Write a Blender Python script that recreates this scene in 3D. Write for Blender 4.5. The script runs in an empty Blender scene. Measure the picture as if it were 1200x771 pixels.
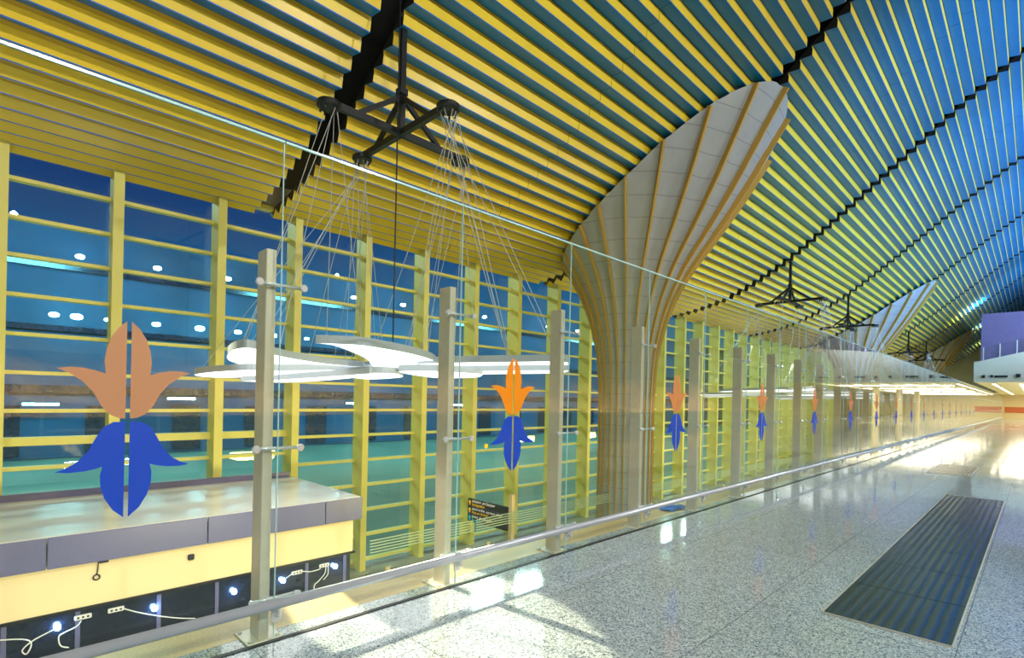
import bpy, math, random
from mathutils import Vector, Matrix
random.seed(7)
scn = bpy.context.scene
COL = scn.collection
PI = math.pi

# ------------------------------------------------------------------ helpers
class MB:
    """collects boxes, prisms, tubes; build() links them as ONE mesh object"""
    def __init__(s): s.v=[]; s.f=[]; s.m=[]
    def quad(s, a, b, c, d, m=0):
        n=len(s.v); s.v += [tuple(a),tuple(b),tuple(c),tuple(d)]; s.f.append((n,n+1,n+2,n+3)); s.m.append(m)
    def box(s, lo, hi, m=0, bev=0.0):
        x0,y0,z0=lo; x1,y1,z1=hi
        if bev<=0:
            n=len(s.v)
            s.v += [(x0,y0,z0),(x1,y0,z0),(x1,y1,z0),(x0,y1,z0),(x0,y0,z1),(x1,y0,z1),(x1,y1,z1),(x0,y1,z1)]
            for f in ((0,3,2,1),(4,5,6,7),(0,1,5,4),(1,2,6,5),(2,3,7,6),(3,0,4,7)):
                s.f.append(tuple(n+i for i in f)); s.m.append(m)
        else:   # chamfered along z edges and top/bottom
            b=bev
            ring=[(x0+b,y0),(x1-b,y0),(x1,y0+b),(x1,y1-b),(x1-b,y1),(x0+b,y1),(x0,y1-b),(x0,y0+b)]
            cx,cy=(x0+x1)/2,(y0+y1)/2
            def inset(p): return (p[0]+(b if p[0]<cx else -b)*0.6, p[1]+(b if p[1]<cy else -b)*0.6)
            r2=[inset(p) for p in ring]
            s.loft([[(p[0],p[1],z0) for p in r2],[(p[0],p[1],z0+b) for p in ring],[(p[0],p[1],z1-b) for p in ring],[(p[0],p[1],z1) for p in r2]],m)
    def loft(s, rings, m=0, caps=True, closed=True):
        n0=len(s.v); k=len(rings[0])
        for r in rings: s.v += [tuple(p) for p in r]
        for i in range(len(rings)-1):
            for j in range(k if closed else k-1):
                a=n0+i*k+j; b=n0+i*k+(j+1)%k
                s.f.append((a,b,b+k,a+k)); s.m.append(m)
        if caps and closed:
            s.f.append(tuple(n0+j for j in range(k-1,-1,-1))); s.m.append(m)
            e=n0+(len(rings)-1)*k
            s.f.append(tuple(e+j for j in range(k))); s.m.append(m)
    def prism(s, poly, fn, t0, t1, m=0, mside=None):
        """poly of 2-D points; fn(p, t) gives 3-D"""
        n0=len(s.v); k=len(poly)
        s.v += [tuple(fn(p,t0)) for p in poly]+[tuple(fn(p,t1)) for p in poly]
        s.f.append(tuple(n0+i for i in range(k-1,-1,-1))); s.m.append(m)
        s.f.append(tuple(n0+k+i for i in range(k))); s.m.append(m)
        for j in range(k):
            a=n0+j; b=n0+(j+1)%k
            s.f.append((a,b,b+k,a+k)); s.m.append(m if mside is None else mside)
    def tube(s, pts, r, m=0, seg=8, caps=True):
        pts=[Vector(p) for p in pts]; rings=[]
        up=None
        for i,p in enumerate(pts):
            d=(pts[min(i+1,len(pts)-1)]-pts[max(i-1,0)]).normalized()
            if up is None:
                up=Vector((0,0,1)) if abs(d.z)<.9 else Vector((1,0,0))
            a=d.cross(up).normalized(); b=a.cross(d).normalized(); up=b
            rr=r[i] if isinstance(r,(list,tuple)) else r
            rings.append([p+a*math.cos(2*PI*k/seg)*rr+b*math.sin(2*PI*k/seg)*rr for k in range(seg)])
        s.loft(rings,m,caps)
    def bar(s, p, q, w, h, m=0):
        """rectangular bar p->q"""
        p=Vector(p); q=Vector(q); d=(q-p).normalized()
        up=Vector((0,0,1)) if abs(d.z)<.95 else Vector((1,0,0))
        a=d.cross(up).normalized(); b=a.cross(d).normalized()
        rg=lambda c:[c-a*w/2-b*h/2,c+a*w/2-b*h/2,c+a*w/2+b*h/2,c-a*w/2+b*h/2]
        s.loft([rg(p),rg(q)],m)
    def lathe(s, c, prof, seg=16, m=0):
        rings=[[(c[0]+r*math.cos(2*PI*k/seg),c[1]+r*math.sin(2*PI*k/seg),c[2]+z) for k in range(seg)] for r,z in prof]
        s.loft(rings,m)
    def build(s, name, mats, parent=None, smooth=False, loc=None):
        me=bpy.data.meshes.new(name); me.from_pydata(s.v,[],s.f)
        if not isinstance(mats,(list,tuple)): mats=[mats]
        for x in mats: me.materials.append(x)
        me.polygons.foreach_set('material_index', s.m)
        if smooth: me.polygons.foreach_set('use_smooth',[True]*len(s.f))
        me.update()
        o=bpy.data.objects.new(name,me); COL.objects.link(o)
        if parent: o.parent=parent
        if loc: o.location=loc
        return o

def tag(o, label, cat, group=None, kind=None):
    o['label']=label; o['category']=cat
    if group: o['group']=group
    if kind: o['kind']=kind
    return o
def thing(name, label, cat, loc=(0,0,0), group=None, kind=None):
    o=bpy.data.objects.new(name,None); COL.objects.link(o); o.location=loc
    return tag(o,label,cat,group,kind)
def share(name, me, parent, loc=(0,0,0)):
    o=bpy.data.objects.new(name,me); COL.objects.link(o); o.parent=parent; o.location=loc
    return o
def copy_tree(o, parent=None):
    c=o.copy(); COL.objects.link(c)
    if parent is not None: c.parent=parent
    for ch in list(o.children): copy_tree(ch,c)
    return c
_ones='first second third fourth fifth sixth seventh eighth ninth tenth eleventh twelfth thirteenth fourteenth fifteenth sixteenth seventeenth eighteenth nineteenth'.split()
_tens={20:'twentieth',30:'thirtieth',40:'fortieth',50:'fiftieth',60:'sixtieth'}
_tw={20:'twenty',30:'thirty',40:'forty',50:'fifty',60:'sixty'}
def nth(n):
    if n<20: return _ones[n-1]
    t=n//10*10
    return _tens[t] if n==t else _tw[t]+'-'+_ones[n-t-1]
def catmull(pts, n=6, closed=True):
    out=[]; k=len(pts)
    for i in range(k if closed else k-1):
        g=lambda j: Vector(pts[j%k]) if closed else Vector(pts[max(0,min(k-1,j))])
        p0,p1,p2,p3=g(i-1),g(i),g(i+1),g(i+2)
        for s in range(n):
            t=s/n
            out.append(0.5*((2*p1)+(p2-p0)*t+(2*p0-5*p1+4*p2-p3)*t*t+(3*p1-p0-3*p2+p3)*t**3))
    if not closed: out.append(Vector(pts[-1]))
    return out

# ------------------------------------------------------------------ materials
def srgb(r,g,b):
    f=lambda c:(c/255/12.92) if c/255<=.04045 else ((c/255+.055)/1.055)**2.4
    return (f(r),f(g),f(b),1)
def mat(name, col, rough=.5, metal=0., spec=.5, emis=None, estr=0., noise=0., nscale=8., bump=0., coat=0.):
    m=bpy.data.materials.new(name); m.use_nodes=True
    nt=m.node_tree; b=nt.nodes['Principled BSDF']
    b.inputs['Base Color'].default_value=col
    b.inputs['Roughness'].default_value=rough; b.inputs['Metallic'].default_value=metal
    b.inputs['Specular IOR Level'].default_value=spec
    b.inputs['Coat Weight'].default_value=coat
    if emis: 
        b.inputs['Emission Color'].default_value=emis; b.inputs['Emission Strength'].default_value=estr
    if noise>0 or bump>0:
        tc=nt.nodes.new('ShaderNodeTexCoord'); nz=nt.nodes.new('ShaderNodeTexNoise')
        nz.inputs['Scale'].default_value=nscale; nz.inputs['Detail'].default_value=5
        nt.links.new(tc.outputs['Object'],nz.inputs['Vector'])
        if noise>0:
            mx=nt.nodes.new('ShaderNodeMix'); mx.data_type='RGBA'; mx.blend_type='MULTIPLY'
            rp=nt.nodes.new('ShaderNodeValToRGB')
            rp.color_ramp.elements[0].position=.3; rp.color_ramp.elements[0].color=(1-noise,)*3+(1,)
            rp.color_ramp.elements[1].position=.7; rp.color_ramp.elements[1].color=(1,1,1,1)
            nt.links.new(nz.outputs['Fac'],rp.inputs['Fac'])
            mx.inputs['Factor'].default_value=1; mx.inputs['A'].default_value=col
            nt.links.new(rp.outputs['Color'],mx.inputs['B']); nt.links.new(mx.outputs['Result'],b.inputs['Base Color'])
        if bump>0:
            bp=nt.nodes.new('ShaderNodeBump'); bp.inputs['Strength'].default_value=bump; bp.inputs['Distance'].default_value=.02
            nt.links.new(nz.outputs['Fac'],bp.inputs['Height']); nt.links.new(bp.outputs['Normal'],b.inputs['Normal'])
    return m
def glass(name, tint, f0=.04, rough=0.0, spec_col=(1,1,1,1)):
    """thin architectural pane: tinted see-through with grazing reflection"""
    m=bpy.data.materials.new(name); m.use_nodes=True; nt=m.node_tree; nt.nodes.clear()
    out=nt.nodes.new('ShaderNodeOutputMaterial'); mx=nt.nodes.new('ShaderNodeMixShader')
    tr=nt.nodes.new('ShaderNodeBsdfTransparent'); tr.inputs['Color'].default_value=tint
    gl=nt.nodes.new('ShaderNodeBsdfGlossy'); gl.inputs['Roughness'].default_value=rough; gl.inputs['Color'].default_value=spec_col
    lw=nt.nodes.new('ShaderNodeLayerWeight'); lw.inputs['Blend'].default_value=.5
    pw=nt.nodes.new('ShaderNodeMath'); pw.operation='POWER'; pw.inputs[1].default_value=5
    ma=nt.nodes.new('ShaderNodeMath'); ma.operation='MULTIPLY_ADD'; ma.inputs[1].default_value=1-f0; ma.inputs[2].default_value=f0
    nt.links.new(lw.outputs['Facing'],pw.inputs[0]); nt.links.new(pw.outputs[0],ma.inputs[0])
    nt.links.new(ma.outputs[0],mx.inputs['Fac']); nt.links.new(tr.outputs[0],mx.inputs[1]); nt.links.new(gl.outputs[0],mx.inputs[2])
    nt.links.new(mx.outputs[0],out.inputs['Surface'])
    return m
def emit(name,col,s):
    m=bpy.data.materials.new(name); m.use_nodes=True; nt=m.node_tree; nt.nodes.clear()
    o=nt.nodes.new('ShaderNodeOutputMaterial'); e=nt.nodes.new('ShaderNodeEmission')
    e.inputs['Color'].default_value=col; e.inputs['Strength'].default_value=s
    nt.links.new(e.outputs[0],o.inputs['Surface']); return m
def granite():
    m=bpy.data.materials.new('granite'); m.use_nodes=True; nt=m.node_tree; N=nt.nodes; L=nt.links
    b=N['Principled BSDF']; b.inputs['Roughness'].default_value=.1; b.inputs['Specular IOR Level'].default_value=1.0
    tc=N.new('ShaderNodeTexCoord')
    v=N.new('ShaderNodeTexVoronoi'); v.inputs['Scale'].default_value=120; L.new(tc.outputs['Object'],v.inputs['Vector'])
    bw=N.new('ShaderNodeRGBToBW'); L.new(v.outputs['Color'],bw.inputs['Color'])
    r=N.new('ShaderNodeValToRGB'); e=r.color_ramp.elements
    e[0].position=.16; e[0].color=srgb(76,92,102); e[1].position=.8; e[1].color=srgb(214,226,230)
    x=e.new(.34); x.color=srgb(148,164,172); x=e.new(.6); x.color=srgb(184,197,202)
    L.new(bw.outputs['Val'],r.inputs['Fac'])
    br=N.new('ShaderNodeTexBrick'); br.offset=0; br.inputs['Scale'].default_value=1
    br.inputs['Brick Width'].default_value=1.2; br.inputs['Row Height'].default_value=.8; br.inputs['Mortar Size'].default_value=.004
    br.inputs['Color1'].default_value=(1,1,1,1); br.inputs['Color2'].default_value=(.93,.93,.93,1); br.inputs['Mortar'].default_value=(.45,.45,.45,1)
    mp=N.new('ShaderNodeMapping'); mp.inputs['Location'].default_value=(.35,.38,0); L.new(tc.outputs['Object'],mp.inputs['Vector']); L.new(mp.outputs[0],br.inputs['Vector'])
    mx=N.new('ShaderNodeMix'); mx.data_type='RGBA'; mx.blend_type='MULTIPLY'; mx.inputs['Factor'].default_value=1
    L.new(r.outputs['Color'],mx.inputs['A']); L.new(br.outputs['Color'],mx.inputs['B']); L.new(mx.outputs['Result'],b.inputs['Base Color'])
    nz=N.new('ShaderNodeTexNoise'); nz.inputs['Scale'].default_value=1.1; L.new(tc.outputs['Object'],nz.inputs['Vector'])
    mr=N.new('ShaderNodeMapRange'); mr.inputs['To Min'].default_value=.03; mr.inputs['To Max'].default_value=.13
    L.new(nz.outputs['Fac'],mr.inputs['Value']); L.new(mr.outputs[0],b.inputs['Roughness'])
    return m
def mat_streaked():
    m=bpy.data.materials.new('mat_film'); m.use_nodes=True; nt=m.node_tree; N=nt.nodes; L=nt.links
    b=N['Principled BSDF']; b.inputs['Base Color'].default_value=srgb(26,36,52); b.inputs['Roughness'].default_value=.16; b.inputs['Specular IOR Level'].default_value=.9
    tc=N.new('ShaderNodeTexCoord'); w=N.new('ShaderNodeTexWave'); w.wave_type='BANDS'; w.bands_direction='X'
    w.inputs['Scale'].default_value=4.5; w.inputs['Distortion'].default_value=1.2; w.inputs['Detail'].default_value=2
    L.new(tc.outputs['Object'],w.inputs['Vector'])
    r=N.new('ShaderNodeValToRGB'); e=r.color_ramp.elements; e[0].color=srgb(22,32,50); e[1].color=srgb(50,62,82)  # colour bands painted as slat reflections on the film
    L.new(w.outputs['Fac'],r.inputs['Fac']); L.new(r.outputs['Color'],b.inputs['Base Color'])
    bp=N.new('ShaderNodeBump'); bp.inputs['Strength'].default_value=.25; bp.inputs['Distance'].default_value=.01
    L.new(w.outputs['Fac'],bp.inputs['Height']); L.new(bp.outputs['Normal'],b.inputs['Normal'])
    return m
def column_tiles():
    m=mat('column_cladding',srgb(158,166,174),.45,noise=.1,nscale=3)
    nt=m.node_tree; N=nt.nodes; L=nt.links; b=N['Principled BSDF']
    tc=N.new('ShaderNodeTexCoord'); sp=N.new('ShaderNodeSeparateXYZ'); L.new(tc.outputs['Object'],sp.inputs[0])
    md=N.new('ShaderNodeMath'); md.operation='FRACT'; mu=N.new('ShaderNodeMath'); mu.operation='MULTIPLY'; mu.inputs[1].default_value=2.2
    L.new(sp.outputs['Z'],mu.inputs[0]); L.new(mu.outputs[0],md.inputs[0])
    r=N.new('ShaderNodeValToRGB'); e=r.color_ramp.elements; e[0].position=.02; e[0].color=(.6,.6,.6,1); e[1].position=.05; e[1].color=(1,1,1,1)
    L.new(md.outputs[0],r.inputs['Fac'])
    old=b.inputs['Base Color'].links[0].from_socket
    mx=N.new('ShaderNodeMix'); mx.data_type='RGBA'; mx.blend_type='MULTIPLY'; mx.inputs['Factor'].default_value=1
    L.new(old,mx.inputs['A']); L.new(r.outputs['Color'],mx.inputs['B']); L.new(mx.outputs['Result'],b.inputs['Base Color'])
    return m

M_floor=granite()
M_kerb=mat('beige_granite',srgb(226,198,136),.3,noise=.25,nscale=60)
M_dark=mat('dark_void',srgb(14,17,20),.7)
M_black=mat('black_steel',srgb(30,34,38),.4,metal=.3)
M_pale=mat('pale_yellow_slat',srgb(234,206,56),.3,noise=.06,nscale=2)
M_pale_shaded=mat('shaded_yellow_slat',srgb(205,170,40),.5)  # darker copy of the slat yellow: shadow on the upper riser put into colour
M_blue=mat('blue_soffit',srgb(0,116,188),.34,noise=.12,nscale=1.5,spec=.4)
M_blue_lit=mat('lit_blue_lip',srgb(20,110,225),.4)  # soffit lip catching light, done as a brighter blue
M_mull=mat('yellow_mullion',srgb(230,217,112),.4,noise=.04,nscale=3)
M_win=glass('window_glass',(.86,.97,.985,1),.04)
M_part=glass('partition_glass',(.955,.985,.97,1),.035)
M_edge=mat('glass_edge',srgb(190,235,240),.15,spec=.8)
M_steel=mat('brushed_steel',srgb(228,224,208),.34,metal=.35,noise=.08,nscale=20)
M_chrome=mat('polished_steel',srgb(226,230,234),.2,metal=.4)
M_alu=mat('satin_rail',srgb(196,202,214),.28,metal=.4)
M_col=column_tiles()
M_fin=mat('ochre_fin',srgb(186,150,66),.45)
M_petal=mat('petal_rim',srgb(168,180,192),.4)
M_glow=emit('petal_diffuser',(1,.98,.95,1),2.4)
M_wire=mat('steel_wire',srgb(205,208,205),.35,metal=.3)
M_tan=mat('tan_lit_film',srgb(196,142,104),.5)  # flower film tones: differing light on the decals put into the colour
M_orange=mat('orange_lit_film',srgb(255,150,10),.45)
M_coral=mat('coral_lit_film',srgb(222,140,84),.5)
M_bfilm=mat('blue_film',srgb(0,72,205),.45)
M_ktop=mat('kiosk_top',srgb(240,228,214),.22,noise=.1,nscale=2.5)
M_kfas=mat('grey_fascia',srgb(104,106,146),.35,noise=.06,nscale=4)
M_kwall=mat('cream_wall',srgb(246,226,176),.6,noise=.04,nscale=1.2)
M_kbase=mat('dark_glossy_base',srgb(24,36,58),.2,noise=.3,nscale=3,spec=.7)
M_white=mat('white_plastic',srgb(235,235,230),.4)
M_mat=mat_streaked()
M_tarp=mat('blue_sheet',srgb(40,120,225),.4)
M_sign=mat('sign_black',srgb(24,26,28),.35)
M_sy=mat('sign_yellow',srgb(255,196,0),.5,emis=srgb(255,190,0),estr=.35)
M_sw=mat('sign_white',srgb(245,235,225),.5,emis=srgb(245,235,225),estr=.35)
M_sc=mat('sign_cyan',srgb(0,200,215),.5,emis=srgb(0,200,215),estr=.35)
M_post=mat('tan_post',srgb(214,188,150),.4)
M_frost=mat('frosted_stripe',srgb(160,176,150),.6)
M_lower=mat('lower_floor',srgb(150,150,130),.3,noise=.2,nscale=20)
M_beige=mat('beige_fascia',srgb(208,200,172),.55,noise=.05,nscale=1)
M_peach=mat('peach_wall',srgb(240,206,160),.6)
M_plum=mat('plum_wall',srgb(118,104,142),.5,noise=.1,nscale=2)
M_warm=mat('warm_wall',srgb(240,222,176),.5)
M_red=mat('red_band',srgb(214,110,60),.5)
M_ceilw=mat('warm_ceiling',srgb(240,216,150),.5)
M_ext=mat('night_facade',srgb(16,78,112),.7,noise=.4,nscale=.25)
M_ground=mat('apron',srgb(96,130,112),.7,noise=.4,nscale=.2)
M_lampc=emit('cyan_lamp',(.45,.95,1,1),55.)
M_lampw=emit('white_lamp',(.7,.85,1,1),80.)
M_led=emit('blue_white_lamp',(.35,.6,1,1),60.)
M_strip=emit('warm_strip',(1,.86,.6,1),4.)
M_down=emit('warm_downlight',(1,.8,.5,1),30.)
M_wallr=mat('hall_wall',srgb(190,186,176),.6)

# ------------------------------------------------------------------ world (night sky glow)
w=bpy.data.worlds.new('World'); scn.world=w; w.use_nodes=True
nt=w.node_tree; bg=nt.nodes['Background']
tc=nt.nodes.new('ShaderNodeTexCoord'); sp=nt.nodes.new('ShaderNodeSeparateXYZ'); rp=nt.nodes.new('ShaderNodeValToRGB')
nt.links.new(tc.outputs['Generated'],sp.inputs[0]); nt.links.new(sp.outputs['Z'],rp.inputs['Fac'])
e=rp.color_ramp.elements
e[0].position=0; e[0].color=srgb(20,105,120); e[1].position=.5; e[1].color=srgb(2,22,66)
x=e.new(.16); x.color=srgb(8,92,140); x=e.new(.3); x.color=srgb(3,48,108)
nt.links.new(rp.outputs['Color'],bg.inputs['Color']); bg.inputs['Strength'].default_value=1.3

# ------------------------------------------------------------------ ceiling profile (d = distance from the camera line towards the window wall)
PROF=[(14,5.45),(12.2,5.62),(11,5.8),(10,6.05),(9.2,6.35),(8.4,6.75),(7.3,7.4),(6.4,8.06),(5.4,8.85),(4.5,9.6),(3.6,10.35),(2.75,11.06),(1.7,11.93),(.6,12.75),(-.8,13.6),(-2.5,14.3),(-4.5,14.75),(-7,14.9)]
def zc(d):
    if d>=PROF[0][0]: return PROF[0][1]
    if d<=PROF[-1][0]: return PROF[-1][1]
    for i in range(len(PROF)-1):
        d0,z0=PROF[i]; d1,z1=PROF[i+1]
        if d1<=d<=d0:
            def sl(j):
                a=PROF[max(j-1,0)]; b=PROF[min(j+1,len(PROF)-1)]
                return (b[1]-a[1])/(b[0]-a[0])
            h=d1-d0; t=(d-d0)/h
            return (2*t**3-3*t*t+1)*z0+(t**3-2*t*t+t)*h*sl(i)+(-2*t**3+3*t*t)*z1+(t**3-t*t)*h*sl(i+1)
GAP0,GS=4.35,9.25
def gapY(k): return GAP0+GS*(k-1)     # centre of gap k (k=1 is the first one in view)
# nodes along the curve, constant arc length
nodes=[]; d=12.35; PITCH=.335
while d>-6.8:
    nodes.append((d,zc(d)))
    s=(zc(d-.05)-zc(d))/.05
    d-=PITCH/math.sqrt(1+s*s)
ALPHA=math.radians(43)
steps=[]
for i in range(len(nodes)-1):
    (d0,z0),(d1,z1)=nodes[i],nodes[i+1]
    ch=math.hypot(d0-d1,z1-z0); an=math.atan2(z1-z0,d0-d1)
    sa=an-ALPHA; ls=ch*math.cos(ALPHA)
    C=(d0-ls*math.cos(sa), z0+ls*math.sin(sa))
    steps.append(((d0,z0),C,(d1,z1),sa))
def ceiling_bay(y0,y1,name,label):
    mb=MB()
    segs=[(y0,(y0+y1)/2-.005),((y0+y1)/2+.005,y1)]
    for P,C,Q,sa in steps:
        rd=(Q[0]-C[0],Q[1]-C[1]); L=math.hypot(*rd); rd=(rd[0]/L,rd[1]/L)
        bk=(math.cos(sa),-math.sin(sa))            # away from the viewer, along the soffit
        at=lambda k,b=0:(C[0]+rd[0]*k+bk[0]*b, C[1]+rd[1]*k+bk[1]*b)
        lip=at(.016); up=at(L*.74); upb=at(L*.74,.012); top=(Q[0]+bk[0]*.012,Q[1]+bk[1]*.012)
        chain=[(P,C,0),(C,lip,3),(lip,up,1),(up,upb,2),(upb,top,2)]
        for a,b in segs:
            for p,q,m in chain:
                mb.quad((-p[0],a,p[1]),(-q[0],a,q[1]),(-q[0],b,q[1]),(-p[0],b,p[1]),m)
            for yy in (a,b):                        # closed ends of the slat boxes
                n=len(mb.v); poly=[P,C,up,upb,top,(top[0]+.02,top[1]+.05),(P[0]+.02,P[1]+.05)]
                mb.v += [(-p[0],yy,p[1]) for p in poly]; mb.f.append(tuple(range(n,n+len(poly)))); mb.m.append(4)
    o=mb.build(name,[M_blue,M_pale,M_pale_shaded,M_blue_lit,M_dark])
    tag(o,label,'ceiling',kind='structure')
NB=9
bounds=[gapY(k) for k in range(0,NB+2)]
for k in range(NB+1):
    a=bounds[k]+.2; b=bounds[k+1]-.2
    lab=['stepped yellow and blue slatted ceiling bay over the kiosk, nearest the camera','stepped slatted ceiling bay between the first two black zigzag gaps','stepped slatted ceiling bay from the large fluted column to the second chandelier'][k] if k<3 else 'stepped yellow and blue slatted ceiling bay, the %s one counting away from the camera'%nth(k+1)
    ceiling_bay(a,b,'ceiling' ,lab)
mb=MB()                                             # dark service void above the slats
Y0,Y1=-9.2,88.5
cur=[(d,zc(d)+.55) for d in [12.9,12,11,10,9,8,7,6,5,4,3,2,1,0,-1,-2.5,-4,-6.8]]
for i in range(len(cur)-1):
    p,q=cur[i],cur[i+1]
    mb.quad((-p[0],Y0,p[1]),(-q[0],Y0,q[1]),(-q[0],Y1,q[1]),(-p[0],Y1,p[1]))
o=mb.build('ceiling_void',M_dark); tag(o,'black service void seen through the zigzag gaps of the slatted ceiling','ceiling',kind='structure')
mb=MB(); mb.box((6.6,Y0,14.9),(16.2,Y1,15.1)); o=mb.build('ceiling_right',M_wallr); tag(o,'plain ceiling over the far side of the hall, right of the slats','ceiling',kind='structure')

# ------------------------------------------------------------------ floors, walls
mb=MB(); mb.box((-3.62,-9.2,-.3),(16,105,0)); o=mb.build('floor',M_floor); tag(o,'polished grey speckled granite walkway floor','floor',kind='structure')
mb=MB(); mb.box((-3.98,-9.2,-.32),(-3.625,105,.0)); o=mb.build('trim_1',M_kerb); tag(o,'beige stone edge strip along the walkway beyond the glass','floor trim',kind='structure')
mb=MB(); mb.box((-3.475,-9.2,.0005),(-3.435,102,.006)); o=mb.build('trim_2',M_black); tag(o,'thin dark channel in the floor under the glass partition','floor trim',kind='structure')
mb=MB(); mb.box((-12.6,-9.2,-3.0),(-3.98,88,-2.8)); o=mb.build('floor_lower',M_lower); tag(o,'lower level floor under the window wall','floor',kind='structure')
mb=MB(); mb.box((-4.1,-9.2,-2.8),(-3.99,88,-.32)); o=mb.build('wall_lower',M_beige); tag(o,'low wall under the edge of the walkway','wall',kind='structure')
mb=MB(); mb.box((-12.6,-9.4,-3),(16.2,-9.2,15)); o=mb.build('wall_back',M_wallr); tag(o,'plain grey hall wall behind the camera','wall',kind='structure')
mb=MB(); mb.box((-12.6,88.5,-3),(-3.7,88.7,15)); mb.box((-3.7,88.5,3.66),(16.2,88.7,15)); o=mb.build('wall_end',M_beige); tag(o,'pale end wall far behind the last fluted column','wall',kind='structure')
# hall side facing the glass: beige fascia, warm lit recess under it
mb=MB(); mb.box((10,-9.2,2.75),(10.3,52,5.0)); mb.box((10.3,-9.2,2.75),(16,52,2.9)); o=mb.build('wall_right',M_beige); tag(o,'beige gallery fascia on the hall side facing the glass','wall',kind='structure')
mb=MB(); mb.box((15.8,-9.2,0),(16,52,15)); o=mb.build('wall_right_recess',M_peach); tag(o,'peach wall at the back of the lit recess under the gallery','wall',kind='structure')
mb=MB(); mb.box((9.9,-9.2,0),(10.2,52,.85)); o=mb.build('trim_4',M_wallr); tag(o,'grey parapet under the lit recess opposite the glass','wall trim',kind='structure')
# far mezzanine bridge
mb=MB(); mb.prism([(-3.4,3.45),(16,3.45),(16,7.4),(-.7,5.6),(-3.25,4.95),(-3.4,4.95)],lambda p,t:(p[0],t,p[1]),52,52.4)
o=mb.build('wall_far_fascia',M_beige); tag(o,'beige bridge fascia across the far end of the walkway','wall',kind='structure')
mb=MB(); mb.box((-3.4,52.4,3.45),(16,105,3.65)); mb.box((-3.97,88.75,3.45),(-3.4,105,3.65)); o=mb.build('ceiling_far_room',M_ceilw); tag(o,'warm ceiling of the far room under the bridge','ceiling',kind='structure')
mb=MB(); mb.box((-3.2,55,3.66),(16,55.4,8.86)); mb.box((-3.2,55.4,3.66),(-2.9,88,8.86)); o=mb.build('wall_far_upper',M_plum); tag(o,'plum wall standing on the far bridge','wall',kind='structure')
mb=MB(); mb.box((-3.97,103,0),(16,103.3,3.45)); o=mb.build('wall_far',M_warm); tag(o,'warm lit back wall of the far room','wall',kind='structure')
mb=MB(); mb.box((-3.3,102.9,.9),(-.4,102.98,1.7)); o=mb.build('trim_5',M_red); tag(o,'orange red band along the far back wall','wall trim',kind='structure')
mb=MB(); mb.box((-3.97,88.75,0),(-3.75,103,3.45)); o=mb.build('wall_far_left',M_warm); tag(o,'warm wall on the left of the far room, past the end of the glass','wall',kind='structure')
mb=MB(); mb.box((16,52,0),(16.2,103,15)); o=mb.build('wall_far_right',M_warm); tag(o,'warm wall on the right of the far room','wall',kind='structure')
# slots and small fittings on the far fascia
for i,(x,z,ww,hh) in enumerate([(-1.9,3.85,.7,.14),(-2.85,3.85,.18,.2),(-2.4,3.88,.14,.18),(-1.0,3.9,.22,.24),(.2,3.9,.8,.14),(1.6,3.9,.2,.2),(2.6,3.9,.2,.2),(3.7,3.9,.8,.14),(5.2,3.9,.2,.2),(6.4,3.9,.8,.14),(8,3.9,.2,.2),(9.3,3.9,.8,.14)]):
    mb=MB(); mb.box((x-ww/2,51.9,z-hh/2),(x+ww/2,51.995,z+hh/2),0,.02)
    o=mb.build('air_vent' if ww>.5 else 'wall_mount',M_dark)
    tag(o,('dark slot vent' if ww>.5 else 'small dark fitting')+' on the beige bridge fascia, %s of its row from the glass'%nth([2,0,1][i]+1 if i<3 else i+1),'vent' if ww>.5 else 'fitting',group='fittings on the far fascia')
# bridge balustrade
th=thing('glass_railing','low glass railing with steel posts in front of the plum wall','railing',(0,52.3,0))
mb=MB(); mb.prism([(-3.2,4.98),(-.7,5.62),(12,7.0),(12,8.0),(-.7,6.6),(-3.2,5.95)],lambda p,t:(p[0],t,p[1]),.02,.032); mb.build('glass',M_part,th)
for i in range(12):
    x=-2.9+i*.9; z=5.0+(x+3.2)*.25 if x<-.7 else 5.62+(x+.7)*.109
    mb=MB(); mb.box((x-.03,-.02,z-.05),(x+.03,.02,z+.95)); mb.build('post',M_steel,th)

# far room columns and ceiling strips
for i,(x,y) in enumerate([(-1.2,60),(-1.2,72),(-1.2,84),(4,60),(4,72),(4,84)]):
    mb=MB(); mb.lathe((x,y,0),[(.34,0),(.34,.12),(.3,.13),(.3,3.3),(.36,3.31),(.36,3.45)],18)
    if i>=3:
        o=mb.build('round_column',M_warm,smooth=False)
        tag(o,'warm round column in the far room, %s of the row away from the glass'%nth(i-2),'column',group='columns in the far room')
for i,x in enumerate([-2.4,-.9,.8,2.6,4.6,7]):
    for j in range(5):
        y=54+j*9.5
        th=thing('ceiling_strip_light','far room strip light, %s row from the glass, %s from the bridge'%(nth(i+1),nth(j+1)),'ceiling light',(x,y,3.445),'strip lights of the far room')
        mb=MB(); mb.box((-.13,0,-.05),(.13,8,0)); mb.build('housing',M_white,th)
        mb=MB(); mb.box((-.1,.05,-.06),(.1,7.95,-.05)); mb.build('diffuser',M_strip,th)

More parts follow.
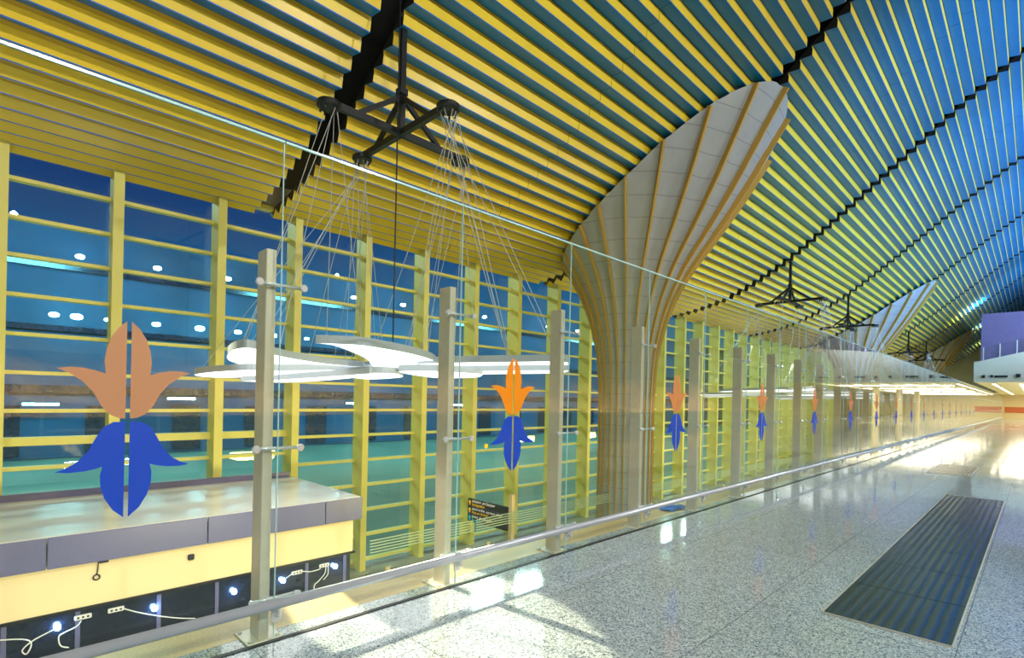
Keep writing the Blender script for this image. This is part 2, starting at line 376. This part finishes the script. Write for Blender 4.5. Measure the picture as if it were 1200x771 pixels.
# ------------------------------------------------------------------ window wall
XW=-12.3
MY=[-1.4,.2,1.72,3.43,5.0,6.75,8.5,10.32,12.15,14.1,15.95]
while MY[-1]<86: MY.append(MY[-1]+1.85)
TZ=[5.07,4.43,3.80,3.14,2.48,1.83,1.18,.55,-.09,-.73,-1.37,-2.01,-2.65]
def trans_mesh(wd,h=.062,dep=.06):
    mb=MB(); mb.box((0,0,-h/2),(dep+.1,wd,h/2)); me=bpy.data.meshes.new('transom'); me.from_pydata(mb.v,[],mb.f); me.materials.append(M_mull); return me
mbm=MB(); mbm.box((0,-.065,-2.8),(.49,.065,5.72)); mbm.box((.49,-.08,-2.8),(.51,.08,5.72))
mull_me=bpy.data.meshes.new('mullion'); mull_me.from_pydata(mbm.v,[],mbm.f); mull_me.materials.append(M_mull)
cache={}
for i in range(len(MY)-1):
    y=MY[i]; wd=MY[i+1]-y; key=round(wd,3)
    if key not in cache:
        mb=MB(); mb.box((.02,0,-2.8),(.035,wd,5.75)); pm=bpy.data.meshes.new('pane'); pm.from_pydata(mb.v,[],mb.f); pm.materials.append(M_win)
        cache[key]=(trans_mesh(wd),pm,trans_mesh(wd,.14,.1))
    t_me,p_me,thick=cache[key]
    o=thing('window_%d'%(i+1),'%s bay of the tall yellow-framed window wall, counting away from the kiosk end'%nth(i+1),'window',(XW,y,0),kind='structure')
    share('pane',p_me,o); share('mullion',mull_me,o)
    for z in TZ:
        if z==.55 and y<5: share('transom',thick,o,(0,0,.66))
        elif z==-.09 and y<5: share('transom',t_me,o,(0,0,.2))
        else: share('transom',t_me,o,(0,0,z))
    share('transom',thick,o,(0,0,5.68))
mb=MB(); mb.box((-12.45,-9.2,5.7),(-12.1,88,6.4)); o=mb.build('trim_6',M_beige); tag(o,'beige head panel between the window wall and the slatted ceiling','wall trim',kind='structure')
mb=MB(); mb.box((-12.5,-9.2,-2.8),(-12.3,-1.4,6.4)); o=mb.build('wall_left',M_wallr); tag(o,'solid hall wall left of the window wall','wall',kind='structure')

# ------------------------------------------------------------------ outside, across the road
mb=MB(); mb.box((-160,-120,-3.3),(-12.7,220,-3.05)); o=mb.build('ground',M_ground); tag(o,'dim green apron ground outside the windows','ground',kind='structure')
bd=thing('terminal_building','dark teal building across the apron, seen through the windows','building',(-45,0,-3))
mb=MB(); mb.box((-14,-60,0),(0,150,15)); mb.build('facade',M_ext,bd)
for z,hh in ((4.2,.5),(8.2,.35),(12.2,.35)):
    mb=MB(); mb.box((0,-60,z),(.25,150,z+hh)); mb.build('ledge',M_kbase,bd)
for j in range(30):
    mb=MB(); mb.box((.0,-30+j*5,.2),(.12,-28.2+j*5,3.4)); f=mb.build('window',M_kbase,bd)
def ext_lamp(y,z,r,m,label,grp):
    t=thing('flood_lamp',label,'lamp',(-43.6,y,z),grp)
    mb=MB(); mb.box((-.7,-.04,-.04),(-.1,.04,.04)); mb.build('bracket',M_black,t)
    mb=MB(); mb.lathe((0,0,-r*.5),[(r*.45,0),(r*.85,r*.15),(r,r*.5),(r*.85,r*.85),(r*.45,r)],12); mb.build('bulb',m,t)
for i,y in enumerate([-1,4.4,8.6,13.1,18.3,23.5,28.7,34,39.3,44,50,56,62]):
    ext_lamp(y,9.9+.012*y,.24,M_lampw,'white flood lamp on the upper row outside, %s from the left'%nth(i+1),'upper row of lamps outside')
for i,y in enumerate([.6,3.2,4.3,5.9,8.6,11.3,12.3,13.9,16.5,19.3,22,24.7,27.4,30]):
    ext_lamp(y,6.1,.2+.06*(i%3),M_lampc,'cyan flood lamp on the lower row outside, %s from the left'%nth(i+1),'lower row of lamps outside')
for i,(y,z) in enumerate([(2.7,.5),(10.3,.95),(24,.7),(36,.6)]):
    t=thing('mounted_tube_light','cyan tube light low on the building outside, %s from the left'%nth(i+1),'lamp',(-43.9,y,z),'low tube lights outside')
    mb=MB(); mb.box((-.4,-.9,-.08),(.0,.9,.1)); mb.build('housing',M_black,t)
    mb=MB(); mb.box((0,-.85,-.06),(.08,.85,.06)); mb.build('tube',M_lampc,t)

# ------------------------------------------------------------------ kiosk roof block on the lower level
kx0,kx1=-11.77,-8.7; ky0,ky1=-4.5,4.96
k=thing('service_kiosk','long cream service kiosk with pale flat top and grey fascia below the windows','kiosk',(-10.3,.2,-2.8))
K=lambda mb,n,m:[setattr(o:=mb.build(n,m,k),'location',(10.3,-.2,2.8)),o][1]
mb=MB(); mb.box((kx0,ky0,-.36),(kx1-.03,ky1-.03,-.275)); K(mb,'roof_slab',M_ktop)
mb=MB(); mb.box((kx0,ky0,-.275),(kx0+.06,ky1-.1,-.16)); K(mb,'skirting',M_kfas)
ys=[ky0,-1.2,.62,2.42,4.25,ky1]
for a,b in zip(ys[:-1],ys[1:]):
    mb=MB(); mb.box((kx1-.06,a+.006,-.68),(kx1,b-.006,-.285),0,.006); K(mb,'fascia_panel',M_kfas)
mb=MB(); mb.box((kx0+.3,ky1-.06,-.68),(kx1-.065,ky1,-.285)); K(mb,'fascia_panel',M_kfas)
mb=MB(); mb.box((kx0+.1,ky0,-1.27),(kx1-.12,ky1-.12,-.36)); K(mb,'wall_panel',M_kwall)
mb=MB(); mb.box((kx0+.1,ky0,-1.31),(kx1-.09,ky1-.08,-1.27)); K(mb,'ledge',M_black)
mb=MB(); mb.box((kx0+.1,ky0,-2.8),(kx1-.15,ky1-.15,-1.31)); K(mb,'base_wall',M_kbase)
for y in [-.9,.25,.95,1.85,2.6,3.2,4.0,4.7]:
    mb=MB(); mb.box((kx1-.15,y-.025,-2.8),(kx1-.13,y+.025,-1.31)); K(mb,'frame_strip',M_kfas)
for y,z in [(.745,-1.46),(1.79,-1.5),(2.835,-1.52),(3.585,-1.52),(4.5,-1.48)]:
    mb=MB(); mb.lathe((kx1-.1,y,z-.035),[(.02,0),(.035,.015),(.035,.055),(.02,.07)],10); K(mb,'lamp',M_led)
for y,z in [(1.0,-1.40),(1.35,-1.40),(3.82,-1.44),(4.3,-1.42)]:
    mb=MB(); mb.box((kx1-.13,y-.09,z-.03),(kx1-.1,y+.09,z+.03),0,.008)
    for q in (-.05,.0,.05): mb.box((kx1-.1,y+q-.012,z-.012),(kx1-.097,y+q+.012,z+.012),1)
    K(mb,'socket_plate',[M_white,M_dark])
fx=kx1-.09
cab=[[(fx,.05,-1.42),(fx,.4,-1.5),(fx,.5,-1.58),(fx,.46,-1.7),(fx,.42,-1.64),(fx,.52,-1.55),(fx,.72,-1.47)],
     [(fx,.98,-1.44),(fx,.93,-1.5),(fx,.82,-1.54),(fx,.76,-1.58),(fx,.78,-1.7),(fx,.86,-1.75)],
     [(fx,1.43,-1.4),(fx,1.6,-1.5),(fx,1.85,-1.62),(fx,2.1,-1.72),(fx,2.3,-1.78)],
     [(fx,3.6,-1.5),(fx,3.72,-1.44)],[(fx,3.9,-1.43),(fx,4.05,-1.47),(fx,4.22,-1.46)],
     [(fx,4.32,-1.45),(fx,4.3,-1.56),(fx,4.2,-1.66),(fx,4.12,-1.72),(fx,4.12,-1.85)],[(fx,4.36,-1.45),(fx,4.36,-1.58),(fx,4.28,-1.66)]]
for c in cab:
    mb=MB(); mb.tube([tuple(p) for p in catmull(c,5,False)],.008,0,6); K(mb,'cable',M_white)
mb=MB(); mb.tube([(kx1-.11,1.15,-.68),(kx1-.1,1.14,-.82),(kx1-.1,1.13,-.88)],.007,0,6)
mb.tube([(kx1-.1,1.13+.035*math.cos(a*PI/6),-.91+.035*math.sin(a*PI/6)) for a in range(13)],.009,0,6); K(mb,'cable',M_black)
mb=MB(); mb.box((kx1-.12,2.19,-.9),(kx1-.07,2.27,-.82),0,.01); K(mb,'junction_box',M_black)
mb=MB(); mb.box((kx1-.12,1.15,-.72),(kx1-.05,1.25,-.68)); K(mb,'bracket',M_black)

# ------------------------------------------------------------------ lower balustrade, sign
XB=-8.7
for i in range(9):
    y0=[5.1,7.7,10.3,15.1,17.7,20.3,22.9,25.5,28.1][i]; y1=y0+2.56
    b=thing('glass_balustrade','frosted-striped glass balustrade panel below the walkway, %s after the kiosk'%nth(i+1),'balustrade',(XB,y0,-2.8),'lower balustrade panels')
    mb=MB(); mb.box((-.006,.02,.05),(.006,2.54,1.72)); mb.build('glass',M_part,b)
    for q in range(5):
        z=1.45+q*.055; mb=MB(); mb.box((.0065,.02,z),(.009,2.54,z+.022)); mb.build('frosted_stripe',M_frost,b)
    mb=MB(); mb.box((-.05,.38,0),(-.01,.48,1.12),0,.008); mb.build('post',M_post,b)
    mb=MB(); mb.box((-.01,.40,.98),(.02,.46,1.06),0,.006); mb.build('clamp',M_steel,b)
sg=thing('direction_sign','black hanging direction sign with yellow arrows on a tan post below the walkway','sign',(-8.82,8.95,-2.8))
mb=MB(); mb.box((-.06,-.05,0),(.06,.05,2.08),0,.008); mb.build('post',M_post,sg)
bo=MB(); bo.box((-1.56,-.03,1.19),(-.06,.03,1.77),0,.006); board=bo.build('board',M_sign,sg)
for z in (1.385,1.58): 
    mb=MB(); mb.box((-1.555,-.0315,z-.004),(-.065,-.0302,z+.004)); mb.build('divider',M_kfas,board)
def arrow(z,m):
    mb=MB(); mb.prism([(-.02,-.065),(.02,-.065),(.02,0),(.055,0),(0,.068),(-.055,0),(-.02,0)],lambda p,t:(-1.48+p[0],t,z+p[1]),-.034,-.031); mb.build('arrow',m,board)
arrow(1.675,M_sy); arrow(1.48,M_sy); arrow(1.285,M_sc)
def text(body,size,x,z,m,name='lettering'):
    cu=bpy.data.curves.new(name,'FONT'); cu.body=body; cu.size=size; cu.extrude=.0012; cu.resolution_u=3
    to=bpy.data.objects.new('tmp_text',cu); COL.objects.link(to)
    bpy.context.view_layer.update()
    me=bpy.data.meshes.new_from_object(to.evaluated_get(bpy.context.evaluated_depsgraph_get()))
    bpy.data.objects.remove(to); me.materials.clear(); me.materials.append(m); me.name=name
    o=bpy.data.objects.new(name,me); COL.objects.link(o); o.parent=board
    o.location=(x,-.032,z); o.rotation_euler=(PI/2,0,0)
text('आप्रवासन  குடிவரவு',.085,-1.40,1.685,M_sw); text('Immigration',.1,-1.40,1.60,M_sy)
text('आगमन पर वीज़ा  வருகை விசா',.08,-1.40,1.49,M_sw); text('Visa on Arrival',.1,-1.40,1.405,M_sy)
text('पारगमन  இடமாற்றம்',.08,-1.40,1.295,M_sw); text('Transfers',.1,-1.40,1.21,M_sc)

# ------------------------------------------------------------------ glass partition: posts, panels, rail, decals
XG=-3.455
PY=[1.31,2.80,4.26,5.83]
while PY[-1]<99: PY.append(PY[-1]+1.57)
def make_post():
    r=bpy.data.objects.new('partition_post',None); COL.objects.link(r)
    mb=MB(); mb.box((-.075,-.032,.012),(.075,.032,2.515),0,.004); mb.build('shaft',M_steel,r)
    mb=MB(); mb.box((-.13,-.11,0),(.11,.11,.012),0,.004)
    for a in (-1,1):
        for b_ in (-1,1): mb.lathe((a*.09-.01,b_*.085,.012),[(.012,0),(.012,.01)],6)
    mb.build('base_plate',M_steel,r)
    for z in (2.285,1.235,.27):
        s=MB(); s.tube([(.075,.0,z),(.105,.05,z)],.012,0,8); s.tube([(.105,-.09,z),(.105,.19,z)],.011,0,8)
        sp_=s.build('spider_fitting',M_chrome,r,smooth=True)
        for yy in (-.09,.19):
            q=MB(); q.tube([(.105,yy,z),(.118,yy,z)],.018,0,12); q.tube([(.133,yy,z),(.142,yy,z)],[.026,.02],0,12); q.build('bolt',M_chrome,sp_,smooth=False)
    return r
p0=make_post()
for i,y in enumerate(PY):
    p=p0 if i==0 else copy_tree(p0)
    p.location=(-3.58,y,0)
    tag(p,'brushed steel partition post, %s from the left edge of the view'%nth(i+1),'post','posts of the glass partition')
edges=[-.14]+[y+.05 for y in PY]
for i in range(len(edges)-1):
    a,b=edges[i]+.004,edges[i+1]-.004
    g=thing('glass_screen','tall clear glass partition panel, %s from the left edge of the view'%nth(i+1),'glass screen',(XG,a,0),'panels of the glass partition')
    mb=MB(); mb.box((-.006,0,.004),(.006,b-a,3.195)); mb.build('pane',M_part,g)
    mb=MB(); mb.box((-.007,0,3.195),(.007,b-a,3.209)); mb.build('polished_edge',M_edge,g)
    mb=MB(); mb.box((-.007,b-a-.004,.02),(.007,b-a-.0005,3.19)); mb.build('joint_seal',M_edge,g)
rail=thing('bumper_rail','low round steel bumper rail running along the foot of the glass','rail',(-3.385,0,0))
mb=MB(); mb.tube([(0,-1.6,.262),(0,100.5,.262)],.032,0,14); mb.build('tube',M_alu,rail,smooth=True)
for y in PY:
    mb=MB(); mb.tube([(0,y+.05,.232),(0,y+.05,.19),(-.05,y+.05,.17)],.012,0,8); mb.box((-.062,y+.02,.13),(-.05,y+.08,.21)); mb.build('bracket',M_chrome,rail)
# lily decals
up=[(8,53),(35,75),(60,110),(75,150),(81,190),(76,234),(110,224),(150,217),(190,216),(229,222),(190,236),(145,265),(112,300),(90,340),(62,370),(30,383),(8,385)]
dn=[(8,395),(48,396),(82,414),(105,450),(128,490),(162,525),(200,545),(229,553),(190,558),(140,556),(103,550),(80,543),(88,572),(86,610),(73,650),(45,692),(8,721)]
def decal(i,y,mt):
    what=['tan','orange','coral'][0 if mt is M_tan else 1 if mt is M_orange else 2]  # tone per decal stands in for the light falling on it
    d=thing('flower_decal','%s-lit and blue lily decal on the glass, %s from the left edge of the view'%(what,nth(i+1)),'decal',(XG+.0065,y,0),'lily decals on the glass partition')
    if i==1:
        mb=MB(); mb.prism([(-.33+.022*math.cos(q*PI/6),1.16+.022*math.sin(q*PI/6)) for q in range(12)],lambda p,t:(t,p[0],p[1]),.0016,.0026); o=mb.build('sticker',M_sy,d); o['label']='round yellow sticker at the leaf tip'
    for nm,pts,m in (('flower_half',up,mt),('leaf_half',dn,M_bfilm)):
        for s in (-1,1):
            mb=MB(); mb.prism([(s*px*.00128,1.958-(py-53)*.001565) for px,py in pts],lambda p,t:(t,p[0],p[1]),0,.0015); mb.build(nm,m,d)
for i in range(18):
    y=[.56,3.49,6.62,9.74,12.85][i] if i<5 else 12.85+3.14*(i-4)
    decal(i,y,M_tan if i==0 else M_orange if i==1 else M_coral)

t_=MB(); n_=9
for i in range(n_):
    for j in range(n_):
        a,b=i/(n_-1)-.5,j/(n_-1)-.5
        t_.v.append((-3.80+a*.24+.02*math.sin(9*b),7.25+b*.5+.03*math.sin(8*a),.012+.05*abs(math.sin(7*a+3*b)*math.cos(8*b-2*a))*max(0,1-2.6*(a*a+b*b))))
for i in range(n_-1):
    for j in range(n_-1): t_.f.append((i*n_+j,(i+1)*n_+j,(i+1)*n_+j+1,i*n_+j+1)); t_.m.append(0)
o=t_.build('plastic_sheet',M_tarp,smooth=True)
md=o.modifiers.new('thick','SOLIDIFY'); md.thickness=.006
tag(o,'small crumpled blue plastic sheet on the beige edge strip beyond the glass','sheet')
# ------------------------------------------------------------------ mats on the floor
def floor_mat(x0,x1,y0,y1,n,label):
    t=thing('floor_mat',label,'floor mat',((x0+x1)/2,y0,0))
    w2=(x1-x0)/2; st=(y1-y0)/n
    for j in range(n):
        mb=MB(); mb.box((-w2+.012,j*st+.006,.001),(w2-.012,(j+1)*st-.006,.008)); mb.build('mat_section',M_mat,t)
    mb=MB()
    for a,b in (((-w2,0,.0005),(-w2+.01,y1-y0,.01)),((w2-.01,0,.0005),(w2,y1-y0,.01)),((-w2,-.01,.0005),(w2,0,.01)),((-w2,y1-y0,.0005),(w2,y1-y0+.01,.01))): mb.box(a,b)
    mb.build('frame',M_steel,t)
floor_mat(-1.15,-.37,4.58,12.35,8,'long dark floor mat under shiny film with painted-in reflection streaks, near the right of the walkway')
floor_mat(-1.9,-1.07,16.1,18.8,3,'shorter dark floor mat farther along the walkway')

# ------------------------------------------------------------------ fluted tree columns
TPROF=[(-2.8,.80),(1.5,.80),(2.6,.84),(3.3,.94),(4.4,1.26),(5.35,1.74),(6.15,2.3),(7.2,3.0),(8.5,3.78),(9.9,4.62),(11.4,5.5),(13.2,6.5)]
def rz(z):
    P=TPROF
    for i in range(len(P)-1):
        if P[i][0]<=z<=P[i+1][0]:
            def sl(j):
                a=P[max(j-1,0)]; b=P[min(j+1,len(P)-1)]; return (b[1]-a[1])/(b[0]-a[0])
            h=P[i+1][0]-P[i][0]; t=(z-P[i][0])/h
            return (2*t**3-3*t*t+1)*P[i][1]+(t**3-2*t*t+t)*h*sl(i)+(-2*t**3+3*t*t)*P[i+1][1]+(t**3-t*t)*h*sl(i+1)
    return P[-1][1]
def tree_column(X,Y,label):
    NF=24; SUB=6
    t=thing('fluted_column',label,'column',(X,Y,-2.8))
    def ztop(a):
        z=-2.8
        while z<13:
            r=rz(z); d=-(X+r*math.cos(a))
            if d<12.2 and z>zc(d)-.27: return z
            if d>=11.9: return z
            z+=.03
        return z
    NZ=34
    mb=MB(); rings=[]
    na=NF*SUB
    tops=[ztop(2*PI*i/na) for i in range(na)]
    for j in range(NZ+1):
        rg=[]
        for i in range(na):
            a=2*PI*i/na; u=j/NZ; z=-2.8+(tops[i]+2.8)*u
            ph=(i%SUB)/SUB; sc=-.07*math.sin(PI*ph)*min(1.6,.5+.35*rz(z))*min(1,(1-u)/.15)
            r=rz(z)+sc
            rg.append((r*math.cos(a),r*math.sin(a),z+2.8))
        rings.append(rg)
    mb.loft(rings,0,caps=False); mb.build('cladding',M_col,t,smooth=True)
    for i in range(NF):
        a=2*PI*i/NF; zt=tops[i*SUB]; ca,sa=math.cos(a),math.sin(a)
        mb=MB(); rg=[]
        for j in range(NZ+1):
            z=-2.8+(zt+2.8)*j/NZ; sl=(rz(z+.02)-rz(z-.02))/.04 if -2.7<z<13 else 0
            L=math.sqrt(1+sl*sl); nr,nz=1/L,-sl/L
            r=rz(z); dep=.035+.10*min(1,max(0,(z-1.5)/6)); hw=.014+.012*min(1,max(0,(z-1.5)/4))
            def P(o,s): 
                rr=r+nr*o; return (rr*ca-s*sa*hw, rr*sa+s*ca*hw, z+2.8+nz*o)
            rg.append([P(-.05,-1),P(dep,-1),P(dep,1),P(-.05,1)])
        mb.loft(rg,0); mb.build('fin',M_fin,t)
tree_column(-8.8,gapY(2)+.15,'largest fluted trumpet-shaped column flaring into the slatted ceiling')
tree_column(-8.8,gapY(5)+.15,'second fluted trumpet-shaped column, beyond the hanging lamp frames')
tree_column(-8.8,gapY(8)+.15,'farthest fluted trumpet-shaped column, next to the far bridge')

# ------------------------------------------------------------------ chandeliers
PET=[
 [(1.47,-1.99,2.15),(1.73,-1.63,2.15),(1.69,-1.28,2.14),(1.49,-.78,2.13),(1.10,-.15,2.11),(.63,.31,2.09),(-.11,.74,2.06),(-.94,.88,2.04),(-1.13,.55,2.04),(-.87,.10,2.06),(.17,-.60,2.10),(1.08,-1.39,2.13),(1.40,-1.77,2.15)],
 [(-.53,-.11,2.01),(-.37,-.89,2.03),(-.03,-1.56,2.05),(.44,-2.11,2.07),(.78,-2.40,2.09),(.74,-2.53,2.09),(.21,-2.48,2.08),(-.70,-2.25,2.05),(-1.52,-1.91,2.03),(-2.29,-1.32,2.0),(-1.9,-.69,1.99)],
 [(-.51,-.24,1.98),(-.95,-1.42,1.92),(-1.1,-1.85,1.91),(-1.93,-2.1,1.88),(-2.75,-2.12,1.85),(-3.3,-1.85,1.83),(-3.2,-1.45,1.83),(-2.3,-.9,1.88)],
 [(-2.9,-1.35,1.77),(-2.08,-.97,1.81),(-.52,-.67,1.87),(.15,-.50,1.90),(-1.1,-.05,1.87),(-2.9,-.4,1.78)],
 [(-.84,-.51,1.89),(.02,-.54,1.91),(.34,-.30,1.91),(-.02,.13,1.90),(-.56,.42,1.88),(-1.62,.41,1.86)],
 [(.29,-.15,1.94),(.95,.04,1.95),(1.15,.70,1.94),(.94,.99,1.93),(.33,1.34,1.91),(-.34,1.01,1.90)],
 [(.53,.03,2.06),(1.21,.14,2.07),(2.05,.52,2.08),(2.60,.86,2.09),(2.58,1.13,2.08),(2.25,1.39,2.07),(1.37,1.21,2.05),(.51,.71,2.05)],
 [(.02,.22,1.98),(.73,.53,1.98),(1.63,.94,1.99),(2.19,1.26,2.0),(2.30,1.49,2.0),(1.88,1.73,1.98),(1.08,1.50,1.97),(.14,1.0,1.96)]]
def chandelier():
    t=bpy.data.objects.new('petal_chandelier',None); COL.objects.link(t)     # origin on the walkway level under the mast
    ztop=zc(7.2)+.05; zb=5.72
    mb=MB(); mb.bar((0,0,ztop),(0,0,zb-.05),.09,.09); mb.box((-.12,-.12,ztop-.06),(.12,.12,ztop)); mb.box((-.07,-.07,6.32),(.07,.07,6.42)); mb.build('mast',M_black,t)
    A=[(0,-1.2),(0,1.2),(1.2,0),(-1.2,0)]
    for p in ((0,1.2),(1.2,0)):
        mb=MB(); mb.bar((-p[0],-p[1],zb),(p[0],p[1],zb),.08,.1); mb.build('arm',M_black,t)
    for x,y in A:
        mb=MB(); mb.bar((0,0,6.3),(x*.62,y*.62,zb+.03),.06,.07); mb.build('brace',M_black,t)
        mb=MB(); mb.lathe((x,y,zb-.08),[(.15,0),(.17,.02),(.17,.07),(.15,.09)],18)
        for q in range(8): mb.lathe((x+.12*math.cos(q*PI/4),y+.12*math.sin(q*PI/4),zb-.14),[(.012,0),(.016,.03),(.01,.06)],6)
        mb.build('hanger_disc',M_black,t)
    for pts in PET:
        o=catmull(pts,5)
        n=len(o); mb=MB()
        mb.v += [tuple(p) for p in o]+[(p.x,p.y,p.z+.095) for p in o]
        for i in range(n):
            a,b=i,(i+1)%n; mb.f.append((a,b,b+n,a+n)); mb.m.append(0)
        mb.f.append(tuple(range(n,2*n))); mb.m.append(0)
        pet=mb.build('petal',M_petal,t)
        mb=MB(); c=sum((Vector(p) for p in o),Vector())/n
        mb.v=[tuple(p+(c-p)*.015+Vector((0,0,.006))) for p in o]; mb.f=[tuple(range(n-1,-1,-1))]; mb.m=[0]
        mb.build('diffuser',M_glow,pet)
        cs=[o[0],o[n//4],o[n//2],o[3*n//4]]
        for j,p in enumerate(cs):
            pp=p+(c-p)*.12; x,y=min(A,key=lambda q:(q[0]-pp.x)**2+(q[1]-pp.y)**2) if j%2==0 else min(A,key=lambda q:(q[0]-c.x)**2+(q[1]-c.y)**2)
            an=random.random()*2*PI
            mb=MB(); mb.tube([(x+.12*math.cos(an),y+.12*math.sin(an),zb-.1),(pp.x,pp.y,pp.z+.09)],.0055,0,5); mb.build('wire',M_wire,t)
    return t
c0=chandelier()
cl=['nearest white petal chandelier hanging on wires from a black cross frame','second petal chandelier on a black frame, just past the large fluted column','third petal chandelier on a black frame, right before the second fluted column','fourth petal chandelier frame, beyond the second fluted column','fifth petal chandelier frame, farthest along the hall']
for i,kk in enumerate([1,3,4,6,7]):
    c=c0 if i==0 else copy_tree(c0)
    c.location=(-7.2,gapY(kk)+.28,0)
    tag(c,cl[i],'chandelier','petal chandeliers over the void')
mb=MB(); mb.tube([(-6.75,4.28,zc(6.75)+.3),(-6.75,4.28,2.3)],.012,0,6)
o=mb.build('drop_cable',M_black); tag(o,'thin black cable dropping from the ceiling gap beside the nearest chandelier mast','cable')

# ------------------------------------------------------------------ lights
def area(name,loc,target,power,col,sx,sy):
    l=bpy.data.lights.new(name,'AREA'); l.shape='RECTANGLE'; l.size=sx; l.size_y=sy; l.energy=power; l.color=col
    o=bpy.data.objects.new(name,l); COL.objects.link(o); o.location=loc
    o.rotation_euler=(Vector(target)-Vector(loc)).to_track_quat('-Z','Y').to_euler(); return o
def spot(name,loc,target,power,col,ang,blend=.4,r=.1):
    l=bpy.data.lights.new(name,'SPOT'); l.energy=power; l.color=col; l.spot_size=math.radians(ang); l.spot_blend=blend; l.shadow_soft_size=r
    o=bpy.data.objects.new(name,l); COL.objects.link(o); o.location=loc
    o.rotation_euler=(Vector(target)-Vector(loc)).to_track_quat('-Z','Y').to_euler(); return o
for i,y in enumerate((-7,1,9,17,25,33,41,49)):
    spot('gallery_flood',(9.4,y,9.6),(-10,y+1,6.8),[2300,2400,2500,2300,2000,1800,1800,1800][i],(1,.95,.84) if y<16 else (.9,.95,1) if y<24 else (.34,.6,1),100,.5,.12)
for i,y in enumerate((20,29,38,47,56)):
    spot('blue_uplight',(6.5,y,7.2),(-4,y+4,12.5),6500,(.25,.55,1),110,.6,.2)
for y in (-4,4,12,20,28,36,44):
    spot('floor_fill',(3.0,y,13.6),(1.0,y,0),1500,(.92,.97,1),80,.6,.2)  # unseen overhead spots added to brighten the floor
for y in (58,70,82):
    spot('far_uplight',(-3,y,9.2),(-7,y+1,12),900,(.5,.75,1),120,.5,.15)
for y in (-2,3,7.5,17.5,22,27,33,38,46,56,66,76):
    area('lower_level_light',(-4.25,y,-.75),(-12,y,.2),(125 if y<5 else 165),(1,.90,.66) if y<5 else (1,.80,.17),2.4,.3)
for y in (-6,0,6,12,18,24,30,36,42,48):
    spot('recess_light',(13.8,y,2.7),(15,y,0),1500,(1,.78,.5),130,.6,.07)
for y in (56,66,76,86,96):
    area('far_room_light',(2,y,3.3),(2,y,0),680,(1,.9,.66),8,3)
area('plum_fill',(4,49,8),(2,55,7),300,(.7,.7,1),4,.5)  # unseen lamp added to brighten the plum wall
spot('window_spot',(-11.3,2.2,5.3),(-3.42,2.4,0),15000,(1,.83,.54),10.5,.12,.04)
for y in (21,27,33):
    spot('window_spot',(-11.4,y+3,5.2),(-3.2,y,0),8000,(1,.93,.75),18,.2,.06)
for y in (0,25,50,80):  # unseen lamps added outside to brighten the facade and the ground
    area('outside_fill',(-30,y,12),(-45,y,5),4200,(.2,.75,1),10,1)
    area('outside_fill',(-26,y,12),(-24,y,-3),3200,(.8,1,.8),10,2)

# ------------------------------------------------------------------ camera
F_PX=620.; th_=.022; yaw=math.atan(616/620)
cam=bpy.data.cameras.new('camera'); co=bpy.data.objects.new('camera',cam); COL.objects.link(co); scn.camera=co
cam.sensor_fit='HORIZONTAL'; cam.sensor_width=36; cam.lens=36*F_PX/1200; cam.shift_y=(465-385.5)/1200; cam.clip_start=.05; cam.clip_end=500
Fv=Vector((-math.sin(yaw),math.cos(yaw),0)); Rv=Vector((math.cos(yaw),math.sin(yaw),0)); Zv=Vector((0,0,1))
ex=math.cos(th_)*Rv+math.sin(th_)*Zv; eu=math.cos(th_)*Zv-math.sin(th_)*Rv
Mx=Matrix((ex,eu,-Fv)).transposed().to_4x4(); Mx.translation=Vector((0,0,1.6)); co.matrix_world=Mx
scn.view_settings.view_transform='Standard'; scn.view_settings.look='None'; scn.view_settings.gamma=1; scn.view_settings.exposure=0
try: scn.view_settings.use_curve_mapping=False
except Exception: pass
scn.cycles.transparent_max_bounces=24; scn.cycles.max_bounces=8; scn.cycles.sample_clamp_indirect=6
